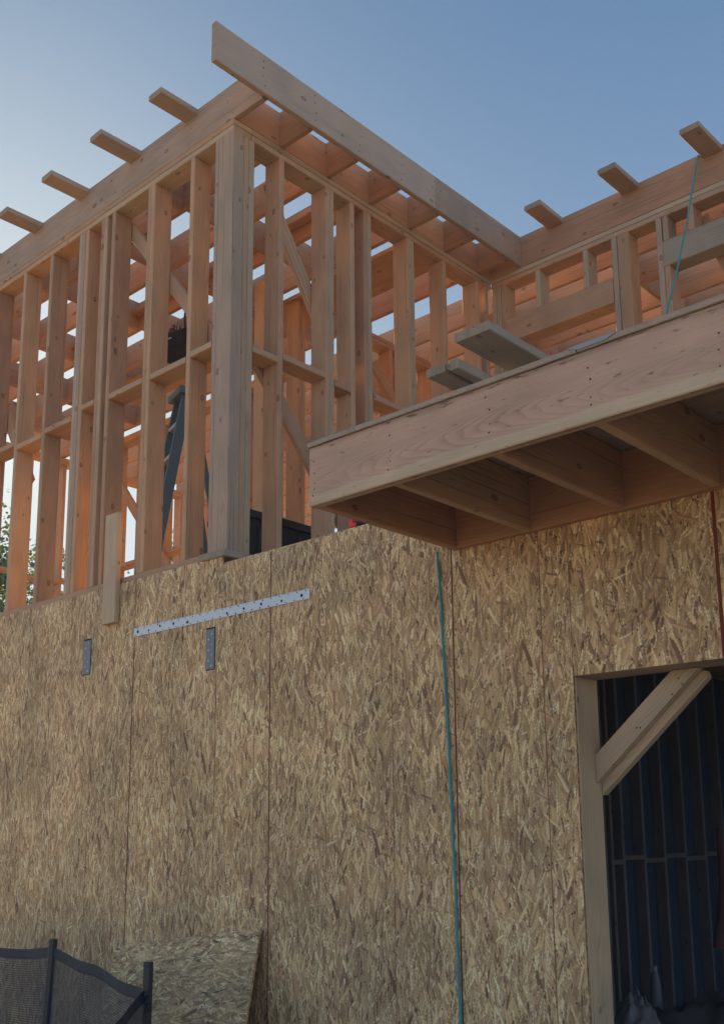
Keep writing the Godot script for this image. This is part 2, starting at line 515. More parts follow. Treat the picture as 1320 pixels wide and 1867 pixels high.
func _ready() -> void:
	rng.seed = 20
	# ---------------- camera, sky, sun, exposure
	var cam := Camera3D.new()
	cam.name = "camera"
	add_child(cam)
	cam.position = Vector3(0, 1.6, 3.69)
	cam.basis = Basis(Vector3.UP, deg_to_rad(42.5354)) * Basis(Vector3.RIGHT, deg_to_rad(11.0885)) * Basis(Vector3.BACK, deg_to_rad(-0.493))
	cam.projection = Camera3D.PROJECTION_FRUSTUM
	cam.keep_aspect = Camera3D.KEEP_HEIGHT
	cam.near = 0.05
	cam.far = 600.0
	cam.size = 0.05 * 1867.0 / 1909.26
	cam.frustum_offset = Vector2(0, 0.05 * 210.13 / 1909.26)
	cam.current = true
	var env := Environment.new()
	env.background_mode = Environment.BG_SKY
	var sm := PanoramaSkyMaterial.new()
	sm.panorama = sky_texture()
	var sky := Sky.new(); sky.sky_material = sm
	env.sky = sky
	env.background_energy_multiplier = 1.0
	env.tonemap_mode = Environment.TONE_MAPPER_LINEAR
	env.tonemap_exposure = 2.4
	env.sdfgi_enabled = true
	env.ssao_enabled = true
	env.ssil_enabled = true
	env.fog_enabled = true
	env.fog_density = 0.005
	env.fog_light_color = Color(0.80, 0.86, 0.90)
	var we := WorldEnvironment.new(); we.name = "world_environment"; we.environment = env
	add_child(we)
	var sun := DirectionalLight3D.new()
	sun.name = "sun"
	sun.light_color = Color(1.0, 0.85, 0.63)
	sun.light_energy = 1.6
	sun.light_angular_distance = 0.5
	sun.shadow_enabled = true
	add_child(sun)
	sun.look_at_from_position(Vector3.ZERO, -sun_dir(), Vector3.UP)
	make_materials()

	# ---------------- ground
	var gp := PlaneMesh.new(); gp.size = Vector2(400, 400)
	tag(put(self, "ground", gp, M.ground), "bare trodden earth of the building site", "", "", "structure")

	lower_wall()
	upper_floor()
	front_stud_wall()
	side_stud_wall()
	setback_wall()
	roof_frame()
	inner_walls()
	balcony()
	lower_room()
	small_things()
	trees()

# ---------------- ground floor wall sheathed with oriented strand board
func lower_wall() -> void:
	var t := thing("sheathed_wall", "ground floor wall clad in strand board sheets with a dark doorway at its right", "wall", Vector3(-4, 0, 0))
	var seams := [-10.12, -8.9, -7.69, -6.47, -5.25, -4.03, -2.82]
	var g := 0.002
	for i in seams.size():
		var x0: float = seams[i] + g
		var x1: float = (seams[i + 1] if i + 1 < seams.size() else -2.214) - g
		var sh := Vector2(0.37 * i, 0.21 * i * i)
		var tn := Color.WHITE * rng.randf_range(0.93, 1.05)
		var zf := 0.0115 + rng.randf_range(0.0, 0.0012)
		tn.a = 1
		if x0 < -4.43 and x1 > -4.43:
			osb_panel(t, "strand_board", x0, -4.43, 0.0, 3.14, 0.0, zf, sh, tn)
			osb_panel(t, "strand_board", -4.43, x1, 0.0, 3.085, 0.0, zf + 0.0003, sh, tn)
		else:
			osb_panel(t, "strand_board", x0, x1, 0.0, 3.14 if x1 < -4.4 else 3.085, 0.0, zf, sh, tn)
	osb_panel(t, "strand_board", -2.214, -1.58 - g, 2.215, 3.085, 0.0, 0.012, Vector2(0.37 * 6, 0.21 * 36), Color.WHITE)
	osb_panel(t, "strand_board", -1.58 + g, -0.6, 2.215, 3.085, 0.0, 0.012, Vector2(0.1, 0.6), Color.WHITE)
	osb_panel(t, "strand_board", -0.6, 2.0, 0.0, 3.085, 0.0, 0.012, Vector2(0.5, 0.3), Color.WHITE)
	# red sealed edges of the sheets
	for x in [-5.25, -4.03, -2.82]:
		box(t, "red_sheet_edge", Vector3(x - 0.0035, 0.0, 0.002), Vector3(x + 0.0035, 3.08 if x > -4.4 else 2.78, 0.0134), M.red_edge, 0.0005)
	box(t, "red_sheet_edge", Vector3(-1.587, 2.216, 0.002), Vector3(-1.573, 2.85, 0.0135), M.red_edge, 0.0005)
	# snapped nailing lines and the nails along them
	for x in [-3.187, -2.357]:
		box(t, "chalk_line", Vector3(x - 0.0018, 0.0, 0.0105), Vector3(x + 0.0018, 3.04 if x < -2.8 else 2.85, 0.0134), M.chalk, 0.0002)
	for x in [-5.68, -5.39, -4.86, -4.47, -4.15, -3.62]:
		box(t, "nailing_line", Vector3(x - 0.0012, rng.randf_range(0.2, 1.4), 0.011), Vector3(x + 0.0012, rng.randf_range(2.5, 2.75), 0.0133), M.chalk, 0.0002)
	var np := []
	for x in [-6.46, -6.05, -5.66, -5.265, -5.235, -4.85, -4.45, -4.045, -4.015, -3.62, -3.187, -2.835, -2.805, -2.36, -2.27]:
		var y := 0.12
		while y < 3.05:
			np.append(Vector3(x + rng.randf_range(-0.006, 0.006), y + rng.randf_range(-0.03, 0.03), 0.0128))
			y += 0.17
	for x in range(8):
		np.append(Vector3(-2.1 + x * 0.15, 2.26 + rng.randf_range(-0.01, 0.01), 0.0128))
	dots(t, "nail_heads", np, Vector3(0, 0, 1), 0.0042, M.nail)
	# gaps cut in the sheets
	for c in [[-5.02, 2.76, 2.87], [-4.78, 2.6, 2.89], [-4.62, 2.74, 2.92], [-5.92, 2.83, 2.96]]:
		box(t, "saw_cut", Vector3(c[0] - 0.002, c[1], 0.011), Vector3(c[0] + 0.002, c[2], 0.0134), M.hole, 0.0002)
	# door opening
	lumber(t, "door_jamb", Vector3(-2.256, 0, -0.001), Vector3(-2.214, 2.215, -0.172), "pale")
	lumber(t, "door_header", Vector3(-2.256, 2.216, -0.001), Vector3(-0.55, 2.46, -0.172), "grey")
	lumber(t, "door_jamb", Vector3(-0.6, 0, -0.001), Vector3(-0.56, 2.214, -0.172), "pale")
	var d1 := Vector2(1, 0.91).normalized()
	var cb := put(t, "corner_brace", prism([Vector2(1.788, 1.79), Vector2(2.254, 2.213), Vector2(2.142, 2.213), Vector2(1.788, 1.903)], -0.165, -0.125, "pale", Vector2(1.0 / 3.0, 1.0 / 0.75), d1), M.wood)
	put(t, "corner_brace", prism([Vector2(1.788, 1.742), Vector2(2.268, 2.178), Vector2(2.262, 2.205), Vector2(2.16, 2.205), Vector2(1.788, 1.87)], -0.207, -0.167, "pale", Vector2(1.0 / 3.0, 1.0 / 0.75), d1), M.wood)
	dots(cb, "nail_heads", [Vector3(-1.83, 2.18, -0.124), Vector3(-1.815, 2.155, -0.124), Vector3(-1.86, 2.12, -0.124), Vector3(-2.02, 2.0, -0.124), Vector3(-2.005, 2.0, -0.124), Vector3(-2.13, 1.86, -0.124)], Vector3(0, 0, 1), 0.0035, M.nail)
	# inner framing that closes the wall
	lumber(t, "wall_plate", Vector3(-10.1, 2.96, -0.002), Vector3(2, 3.07, -0.14), "fir")

func upper_floor() -> void:
	var m := plain_box(12.6, 0.025, 6.62)
	var o := put(self, "floor", m, M.osb_flat, Transform3D(Basis(), Vector3(-4.2, 3.0875, -3.312)))
	tag(o, "strand board subfloor of the upper storey", "", "", "structure")

# ---------------- upper storey, left front wall
func front_stud_wall() -> void:
	var t := thing("stud_wall", "long front wall of open studs above the strand board, ending at the thick corner post", "stud wall", Vector3(-7.4, 3.14, 0))
	lumber(t, "bottom_plate", Vector3(-10.5, 3.141, 0.0), Vector3(-4.62, 3.18, -0.14), "fir")
	lumber(t, "plate_end", Vector3(-4.618, 3.132, 0.03), Vector3(-4.40, 3.17, -0.2), "weathered")
	lumber(t, "top_plate", Vector3(-10.5, 5.83, 0.0), Vector3(-5.9, 5.869, -0.14))
	lumber(t, "top_plate", Vector3(-5.898, 5.83, 0.001), Vector3(-4.412, 5.869, -0.14), "pale")
	lumber(t, "top_plate", Vector3(-10.5, 5.871, 0.0015), Vector3(-4.412, 5.909, -0.14))
	var y0 := 3.181; var y1 := 5.829
	# studs: x of the left face, number of plies
	var spots := [[-6.875, 1], [-6.495, 1], [-6.105, 3], [-5.83, 2], [-5.70, 1], [-5.285, 2], [-4.835, 1]]
	for s in spots:
		for k in s[1]:
			lumber(t, "stud", Vector3(s[0] + k * 0.0405, y0, -0.003 + 0.003 * (k % 2)), Vector3(s[0] + k * 0.0405 + 0.04, y1, -0.14), "grey" if k != s[1] - 1 and rng.randf() < 0.5 else "fir")
	for x in [-7.29, -7.72, -8.14, -8.56, -8.98, -9.4, -9.83, -10.25, -10.5]:
		lumber(t, "stud", Vector3(x, y0, 0), Vector3(x + 0.04, y1, -0.14))
	# blocking between the studs
	for b in [[-7.25, -6.876, 4.44], [-6.834, -6.496, 4.40], [-6.454, -6.106, 4.42], [-5.982, -5.831, 4.46], [-5.658, -5.286, 4.445], [-5.203, -4.836, 4.44], [-4.794, -4.59, 4.46], [-7.68, -7.25 - 0.002, 4.44], [-8.1, -7.682, 4.41]]:
		lumber(t, "block", Vector3(b[0], b[2], -0.002), Vector3(b[1], b[2] + 0.04, -0.139))
	# built-up corner post
	var yb := 3.171
	lumber(t, "post_ply", Vector3(-4.586, yb, 0.0), Vector3(-4.549, y1, -0.14), "grey")
	lumber(t, "corner_post", Vector3(-4.547, yb, 0.003), Vector3(-4.410, y1, -0.082), "grey")
	lumber(t, "post_ply", Vector3(-4.545, yb, -0.084), Vector3(-4.411, y1, -0.124), "fir")
	lumber(t, "post_ply", Vector3(-4.545, yb, -0.126), Vector3(-4.413, y1, -0.172), "pale")
	# scrap board nailed over the studs and hanging below the plate
	lumber(t, "hanging_board", Vector3(-5.552, 2.89, 0.014), Vector3(-5.415, 3.60, 0.052), "pale")
	# let-in brace seen behind the studs
	lumber_to(t, "diagonal_brace", Vector3(-5.72, 5.80, -0.165), Vector3(-4.62, 4.45, -0.165), Vector3(0, 0, 1), 0.09, 0.04)
	lumber_to(t, "diagonal_brace", Vector3(-7.9, 5.80, -0.165), Vector3(-6.9, 4.2, -0.165), Vector3(0, 0, 1), 0.09, 0.04)

func side_stud_wall() -> void:
	var t := thing("stud_wall", "open stud wall running back from the corner post to the set-back wall", "stud wall", Vector3(-4.48, 3.1, -1.3))
	var xo := -4.41; var xi := -4.55
	lumber(t, "top_plate", Vector3(xo, 5.83, -0.142), Vector3(xi, 5.869, -1.05), "pale")
	lumber(t, "top_plate", Vector3(xo - 0.001, 5.83, -1.052), Vector3(xi, 5.869, -2.668))
	lumber(t, "top_plate", Vector3(xo + 0.001, 5.871, -0.142), Vector3(xi, 5.909, -2.668), "pale")
	lumber(t, "top_plate_end", Vector3(xo + 0.001, 5.871, -0.002), Vector3(xo - 0.03, 5.909, -0.1415), "pale").visible = true
	lumber(t, "bottom_plate", Vector3(xo, 3.101, -0.15), Vector3(xi, 3.14, -2.668))
	var y0 := 3.141; var y1 := 5.829
	for s in [[-0.382, 1], [-0.797, 2], [-1.036, 1], [-1.170, 2], [-1.633, 2], [-2.05, 1], [-2.47, 1], [-2.585, 1]]:
		for k in s[1]:
			var z: float = s[0] - k * 0.0405
			lumber(t, "stud", Vector3(xo - 0.003 * (k % 2), y0, z), Vector3(xi, y1, z - 0.04), "pale" if k == 1 else "fir")
	for b in [[-0.174, -0.381, 4.43], [-0.423, -0.796, 4.465], [-0.879, -1.035, 4.44], [-1.252, -1.632, 4.465], [-1.715, -2.049, 4.43], [-2.092, -2.469, 4.46]]:
		lumber(t, "block", Vector3(xo - 0.001, b[2], b[0]), Vector3(xi + 0.001, b[2] + 0.04, b[1]))
	lumber_to(t, "diagonal_brace", Vector3(-4.575, 5.72, -0.40), Vector3(-4.575, 4.98, -0.88), Vector3(1, 0, 0), 0.10, 0.04)
	lumber_to(t, "diagonal_brace", Vector3(-4.575, 4.55, -0.30), Vector3(-4.575, 3.2, -1.45), Vector3(1, 0, 0), 0.10, 0.04)

func setback_wall() -> void:
	var t := thing("stud_wall", "set-back wall behind the balcony with two timber window headers under its plate", "stud wall", Vector3(-2, 3.1, -2.74))
	var z := -2.67
	var d := -2.81
	lumber(t, "top_plate", Vector3(-4.409, 5.83, z), Vector3(-3.5, 5.869, d), "fir")
	lumber(t, "top_plate", Vector3(-3.498, 5.83, z + 0.001), Vector3(2, 5.869, d), "fir")
	lumber(t, "top_plate", Vector3(-4.409, 5.871, z + 0.002), Vector3(2, 5.909, d), "pale")
	lumber(t, "bottom_plate", Vector3(-4.409, 3.101, z), Vector3(2, 3.14, d))
	var y0 := 3.141; var y1 := 5.829
	for x in [-4.405, -4.362, -4.318]:
		lumber(t, "stud", Vector3(x, y0, z + (0.002 if x < -4.37 else 0.0)), Vector3(x + 0.04, y1, d), "pale" if x < -4.35 else "fir")
	# first header with cripples above
	lumber(t, "header", Vector3(-4.276, 5.33, z + 0.003), Vector3(-3.347, 5.522, d), "fir")
	lumber(t, "stud", Vector3(-4.276, y0, z), Vector3(-4.236, 5.328, d))
	for x in [-4.0, -3.584]:
		lumber(t, "cripple_stud", Vector3(x, 5.524, z), Vector3(x + 0.04, y1, d), "pale")
	lumber(t, "stud", Vector3(-3.345, y0, z + 0.002), Vector3(-3.301, y1, d), "grey")
	lumber(t, "post", Vector3(-3.296, y0, z + 0.004), Vector3(-3.205, y1, d), "fir")
	# second header
	lumber(t, "stud", Vector3(-2.995, y0, z + 0.002), Vector3(-2.953, y1, d), "grey")
	lumber(t, "header", Vector3(-2.951, 5.45, z + 0.004), Vector3(-1.62, 5.642, d), "weathered")
	lumber(t, "stud", Vector3(-2.951, y0, z), Vector3(-2.911, 5.448, d), "fir")
	for x in [-2.945, -2.755, -2.33, -1.91]:
		lumber(t, "cripple_stud", Vector3(x, 5.644, z), Vector3(x + 0.04, y1, d), "fir")
	for x in [-1.618, -1.575, -1.15, -0.73, -0.3, 0.12, 0.54, 0.97, 1.4, 1.82]:
		lumber(t, "stud", Vector3(x, y0, z), Vector3(x + 0.04, y1, d))
	lumber_to(t, "diagonal_brace", Vector3(-2.72, 5.80, -2.84), Vector3(-2.45, 5.05, -2.84), Vector3(0, 0, 1), 0.09, 0.04, "deep")

# ---------------- roof framing
func roof_frame() -> void:
	var t := thing("roof_frame", "flat roof framing of joists, rim boards and fascia with short board ends sticking out", "roof frame", Vector3(-5, 5.91, -2))
	var y0 := 5.911; var y1 := 6.16
	lumber(t, "rim_board", Vector3(-10.7, y0, 0.0), Vector3(-4.157, y1, -0.04), "grey")
	var fb := lumber(t, "fascia_board", Vector3(-4.155, 5.915, 0.39), Vector3(-4.115, 6.17, -1.60), "grey")
	var fc := lumber(t, "fascia_board", Vector3(-4.155, 5.915, -1.601), Vector3(-4.115, 6.17, -2.668), "grey")
	lumber(t, "rim_board", Vector3(-4.114, y0, -2.668), Vector3(2, 6.172, -2.708), "deep")
	lumber(t, "rim_board", Vector3(-4.47, y0, -2.668), Vector3(-4.116, 6.165, -2.708), "fir")
	var zs := []
	for k in 15: zs.append(-0.382 - PITCH * k)
	for k in zs.size():
		var z: float = zs[k]
		if z > -2.6:
			lumber(t, "joist", Vector3(-10.7, y0, z), Vector3(-7.0, y1, z - 0.04))
			lumber(t, "joist", Vector3(-6.998, y0, z), Vector3(-4.157, y1, z - 0.04), "deep" if k % 3 else "fir")
		else:
			lumber(t, "joist", Vector3(-10.7, y0, z - 0.2), Vector3(-5.75, y1, z - 0.24), "fir")
			lumber(t, "joist", Vector3(-5.748, y0, z - 0.2), Vector3(2, y1, z - 0.24), "fir")
	lumber(t, "rim_board", Vector3(-10.7, y0, -6.62), Vector3(2, y1, -6.66))
	# blocking over the side wall
	var last := -0.041
	for k in 7:
		var z: float = zs[k] if k < 6 else -2.667
		lumber(t, "joist_block", Vector3(-4.412, y0, last - 0.001), Vector3(-4.452, y1 - 0.004, z + 0.001), "fir")
		last = z - 0.04
	# rows of solid blocking between the joists
	for row in [[-5.45, 0, 5], [-6.25, 1, 6], [-7.15, 0, 6], [-8.1, 0, 5], [-9.0, 1, 6], [-9.9, 0, 6]]:
		for q in range(row[1], row[2]):
			var dx := 0.03 * (q % 2)
			lumber(t, "solid_block", Vector3(row[0] + dx, y0 + 0.002, (zs[q - 1] - 0.041) if q > 0 else -0.041), Vector3(row[0] + dx + 0.04, y1 - 0.003, zs[q] + 0.001), "fir")
	for row in [[-4.9, 6, 13], [-3.62, 6, 12], [-2.55, 6, 12], [-1.3, 6, 12], [-6.9, 6, 13], [-8.4, 6, 14]]:
		for q in range(row[1], row[2]):
			var dx := 0.03 * (q % 2)
			lumber(t, "solid_block", Vector3(row[0] + dx, y0 + 0.002, zs[q] - 0.241), Vector3(row[0] + dx + 0.04, y1 - 0.003, zs[q + 1] - 0.199), "fir" if q % 3 else "deep")
	# flat strip nailed under the third joist
	lumber(t, "nailed_strip", Vector3(-8.2, 6.02, zs[2] + 0.001), Vector3(-4.56, 6.06, zs[2] + 0.085), "deep")
	lumber(t, "joist_strongback", Vector3(-8.4, 5.87, zs[4] + 0.33), Vector3(-4.56, 5.908, zs[4] - 0.10), "deep")
	# flat lookout boards let into the rims
	for x in [-4.90, -5.508, -6.132, -6.756, -7.38]:
		lumber(t, "lookout", Vector3(x, 6.118, 0.30 + rng.randf_range(-0.015, 0.015)), Vector3(x + 0.132, 6.158, -0.38), "grey").rotation += Vector3(rng.randf_range(-0.012, 0.012), rng.randf_range(-0.025, 0.025), 0)
	for x in [-3.868, -3.235, -2.617, -2.0]:
		lumber(t, "lookout", Vector3(x, 6.128, -2.335 + rng.randf_range(-0.015, 0.015)), Vector3(x + 0.14, 6.168, -3.0), "grey").rotation += Vector3(rng.randf_range(-0.012, 0.012), rng.randf_range(-0.025, 0.025), 0)
	var np := []
	for g in [[-4.115, 0.02], [-4.115, -0.40], [-4.115, -0.82], [-4.115, -1.24], [-4.115, -1.58], [-4.115, -1.65], [-4.115, -2.08], [-4.115, -2.6]]:
		for k in 4: np.append(Vector3(g[0], 5.95 + 0.06 * k + rng.randf_range(-0.012, 0.012), g[1] + rng.randf_range(-0.015, 0.015)))
	dots(fb, "nail_heads", np, Vector3(1, 0, 0), 0.005, M.nail)
	np = []
	for x in [-4.45, -4.85, -5.25, -5.6, -6.0, -6.4, -6.8]:
		for k in 2: np.append(Vector3(x + rng.randf_range(-0.03, 0.03), 5.95 + 0.1 * k, 0.0))
	dots(t, "nail_heads", np, Vector3(0, 0, 1), 0.004, M.nail)

func inner_walls() -> void:
	# back wall of the upper storey
	var t := thing("stud_wall", "rear stud wall glimpsed behind the other framing, strand board on part of it", "stud wall", Vector3(-4, 3.1, -6.53))
	lumber(t, "top_plate", Vector3(-10.5, 5.83, -6.46), Vector3(2, 5.905, -6.6))
	lumber(t, "bottom_plate", Vector3(-10.5, 3.101, -6.46), Vector3(2, 3.14, -6.6))
	var x := -10.5
	while x < 1.9:
		lumber(t, "stud", Vector3(x, 3.141, -6.46), Vector3(x + 0.04, 5.829, -6.6))
		x += PITCH
	x = -10.46
	var k := 0
	while x < -2.0:
		lumber(t, "block", Vector3(x + 0.001, 4.4 + 0.04 * (k % 2), -6.461), Vector3(x + PITCH - 0.042, 4.44 + 0.04 * (k % 2), -6.599))
		x += PITCH; k += 1
	for i in 6: osb_panel(t, "strand_board", -6.0 + 1.22 * i, -6.0 + 1.218 * (i + 1), 3.0, 6.1, -6.615, -6.602, Vector2(i * 0.3, 0.2))
	# left end wall
	var e := thing("stud_wall", "far left end wall of studs with pale sky showing through its gaps", "stud wall", Vector3(-10.43, 3.1, -3.3))
	lumber(e, "top_plate", Vector3(-10.5, 5.83, -0.142), Vector3(-10.36, 5.905, -6.458))
	lumber(e, "bottom_plate", Vector3(-10.5, 3.101, -0.142), Vector3(-10.36, 3.14, -6.458))
	var z := -0.4
	k = 0
	while z > -6.4:
		lumber(e, "stud", Vector3(-10.5, 3.141, z), Vector3(-10.36, 5.829, z - 0.04))
		lumber(e, "block", Vector3(-10.499, 4.4 + 0.04 * (k % 2), z - 0.041), Vector3(-10.361, 4.44 + 0.04 * (k % 2), z - PITCH + 0.001))
		z -= PITCH; k += 1
	# partition running back
	var p := thing("stud_wall", "inner partition of studs running back, seen between the side wall studs", "stud wall", Vector3(-5.75, 3.1, -4.5))
	lumber(p, "top_plate", Vector3(-5.68, 5.83, -2.6), Vector3(-5.82, 5.868, -6.45), "deep")
	lumber(p, "top_plate", Vector3(-5.681, 5.87, -2.6), Vector3(-5.819, 5.908, -6.45), "deep")
	lumber(p, "bottom_plate", Vector3(-5.68, 3.101, -2.6), Vector3(-5.82, 3.14, -6.45))
	z = -2.6
	while z > -6.4:
		lumber(p, "stud", Vector3(-5.68, 3.141, z), Vector3(-5.82, 5.829, z - 0.04))
		z -= PITCH
	lumber(p, "stud", Vector3(-5.68, 3.141, -2.9), Vector3(-5.82, 5.829, -2.94), "deep")
	for q in [-1.42, -1.77, -1.812]: lumber(p, "stud", Vector3(-5.68, 3.101, q), Vector3(-5.82, 5.909, q - 0.04), "fir")
	lumber(p, "block", Vector3(-5.679, 3.95, -1.461), Vector3(-5.819, 3.99, -1.769), "fir")
	lumber(p, "block", Vector3(-5.679, 3.92, -1.853), Vector3(-5.819, 3.96, -2.599), "fir")
	lumber_to(p, "diagonal_brace", Vector3(-5.66, 5.6, -2.65), Vector3(-5.66, 4.0, -4.3), Vector3(1, 0, 0), 0.10, 0.04, "deep")
	for b in [-2.64, -3.06, -3.49, -3.91, -4.33]:
		lumber(p, "block", Vector3(-5.681, 4.45, b - 0.001), Vector3(-5.819, 4.49, b - PITCH + 0.042))
	# cross partition at the left
	var c := thing("stud_wall", "inner cross partition of studs deep inside the left half of the frame", "stud wall", Vector3(-8, 3.1, -2.6))
	lumber(c, "top_plate", Vector3(-10.35, 5.83, -2.6), Vector3(-6.7, 5.905, -2.74), "deep")
	lumber(c, "bottom_plate", Vector3(-10.35, 3.101, -2.6), Vector3(-6.7, 3.14, -2.74))
	x = -10.3
	k = 0
	while x < -6.7:
		lumber(c, "stud", Vector3(x, 3.141, -2.6), Vector3(x + 0.04, 5.829, -2.74))
		if k < 8: lumber(c, "block", Vector3(x + 0.041, 4.42, -2.601), Vector3(x + PITCH - 0.001, 4.46, -2.739))
		x += PITCH; k += 1
	lumber_to(c, "diagonal_brace", Vector3(-9.6, 5.7, -2.57), Vector3(-7.6, 3.3, -2.57), Vector3(0, 0, 1), 0.10, 0.04)

func balcony() -> void:
	var t := thing("balcony_frame", "cantilevered balcony frame of joists and a deep grained front beam over the doorway", "balcony", Vector3(-1.5, 2.85, 0.5))
	var y0 := 2.85; var y1 := 3.09
	# the front beam shows one broad face of grain
	var off := t.position
	var bm := eased_box(3.9, y1 - y0, 0.042, 0.004, Vector2(0, 0), Color(0.55, 0.42, 0.3), Vector2(1.0 / 3.9, 1.0 / 0.24), Color(0.5, 0.4, 0.3))
	# uv of the broad face: top of the board at v = 0
	var fbm := put(t, "front_beam", bm, M.beam, Transform3D(Basis(Vector3(1, 0, 0), Vector3(0, 1, 0), Vector3(0, 0, 1)), Vector3(-2.80 + 1.95, (y0 + y1) / 2, 0.914) - off))
	lumber(t, "side_beam", Vector3(-2.80, y0 + 0.001, 0.892), Vector3(-2.76, y1, 0.013), "deep")
	lumber(t, "ledger", Vector3(-2.758, y0, 0.013), Vector3(1.1, y1, 0.053), "deep")
	for x in [-2.405, -1.962, -1.567, -1.145, -0.72, -0.3, 0.12, 0.54]:
		lumber(t, "joist", Vector3(x, y0 + 0.002, 0.892), Vector3(x + 0.04, y1 - 0.001, 0.054), "fir")
	for i in 4:
		var m := plain_box(1.216, 0.02, 0.955, 0.002)
		put(t, "deck_sheet", m, M.ply, Transform3D(Basis(), Vector3(-2.805 + 1.22 * i + 0.608, 3.1015, 0.4655) - off))
	# peeled scrap of membrane on the beam top
	var sc := [Vector2(-1.62, 3.112), Vector2(-1.58, 3.096), Vector2(-1.48, 3.098), Vector2(-1.44, 3.113)]
	var pts := []
	for q in sc: pts.append(q - Vector2(off.x, off.y))
	put(t, "membrane_scrap", prism(pts, 0.944 - off.z, 0.947 - off.z, "none"), M.membrane)
	var np := []
	for g in [[-2.775, [2.89, 2.915, 2.94, 2.98, 3.03]], [-2.385, [2.90, 2.93, 2.97, 3.03]], [-1.942, [2.92, 2.95, 3.0, 3.05]], [-1.547, [2.93, 2.99, 3.03, 2.905]], [-1.125, [2.9, 2.95, 3.0]]]:
		for y in g[1]: np.append(Vector3(g[0] + rng.randf_range(-0.008, 0.008), y, 0.935))
	dots(fbm, "nail_heads", np, Vector3(0, 0, 1), 0.0036, M.nail)

# ---------------- dark room behind the doorway
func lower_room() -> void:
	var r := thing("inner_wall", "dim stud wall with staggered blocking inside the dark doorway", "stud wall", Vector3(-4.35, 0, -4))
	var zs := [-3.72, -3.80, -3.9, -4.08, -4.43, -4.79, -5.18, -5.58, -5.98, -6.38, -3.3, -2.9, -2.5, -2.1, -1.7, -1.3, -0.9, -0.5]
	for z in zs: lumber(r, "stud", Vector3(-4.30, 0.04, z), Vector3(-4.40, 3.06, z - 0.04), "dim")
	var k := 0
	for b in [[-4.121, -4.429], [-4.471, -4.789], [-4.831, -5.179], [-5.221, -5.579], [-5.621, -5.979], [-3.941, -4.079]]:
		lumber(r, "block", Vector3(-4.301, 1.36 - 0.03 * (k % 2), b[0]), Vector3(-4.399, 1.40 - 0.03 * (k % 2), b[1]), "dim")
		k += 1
	box(r, "shade_painted_sheet", Vector3(-4.401, 0.0, -0.15), Vector3(-4.42, 3.07, -6.6), M.shade_navy)  # plain sheathing whose dark colour stands in for the room's shade
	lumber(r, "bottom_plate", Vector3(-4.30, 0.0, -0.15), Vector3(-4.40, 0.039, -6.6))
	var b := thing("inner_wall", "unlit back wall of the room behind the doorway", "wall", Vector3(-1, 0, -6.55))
	box(b, "shade_painted_sheet", Vector3(-4.30, 0, -6.5), Vector3(2, 3.07, -6.6), M.shade_navy)
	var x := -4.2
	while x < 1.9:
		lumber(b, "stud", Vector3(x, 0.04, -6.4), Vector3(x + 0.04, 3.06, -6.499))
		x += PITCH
	var l := thing("end_wall", "left end wall of the ground floor with shade painted into its dark colour", "wall", Vector3(-10.1, 0, -3))
	box(l, "shade_painted_sheet", Vector3(-10.12, 0, -0.003), Vector3(-10.08, 3.07, -6.6), M.shade_navy)
	var w := thing("rear_wall", "rear ground floor wall coloured near black to stand for shade", "wall", Vector3(-7, 0, -6.6))
	box(w, "shade_painted_sheet", Vector3(-10.08, 0, -6.56), Vector3(-4.42, 3.07, -6.6), M.shade_navy)

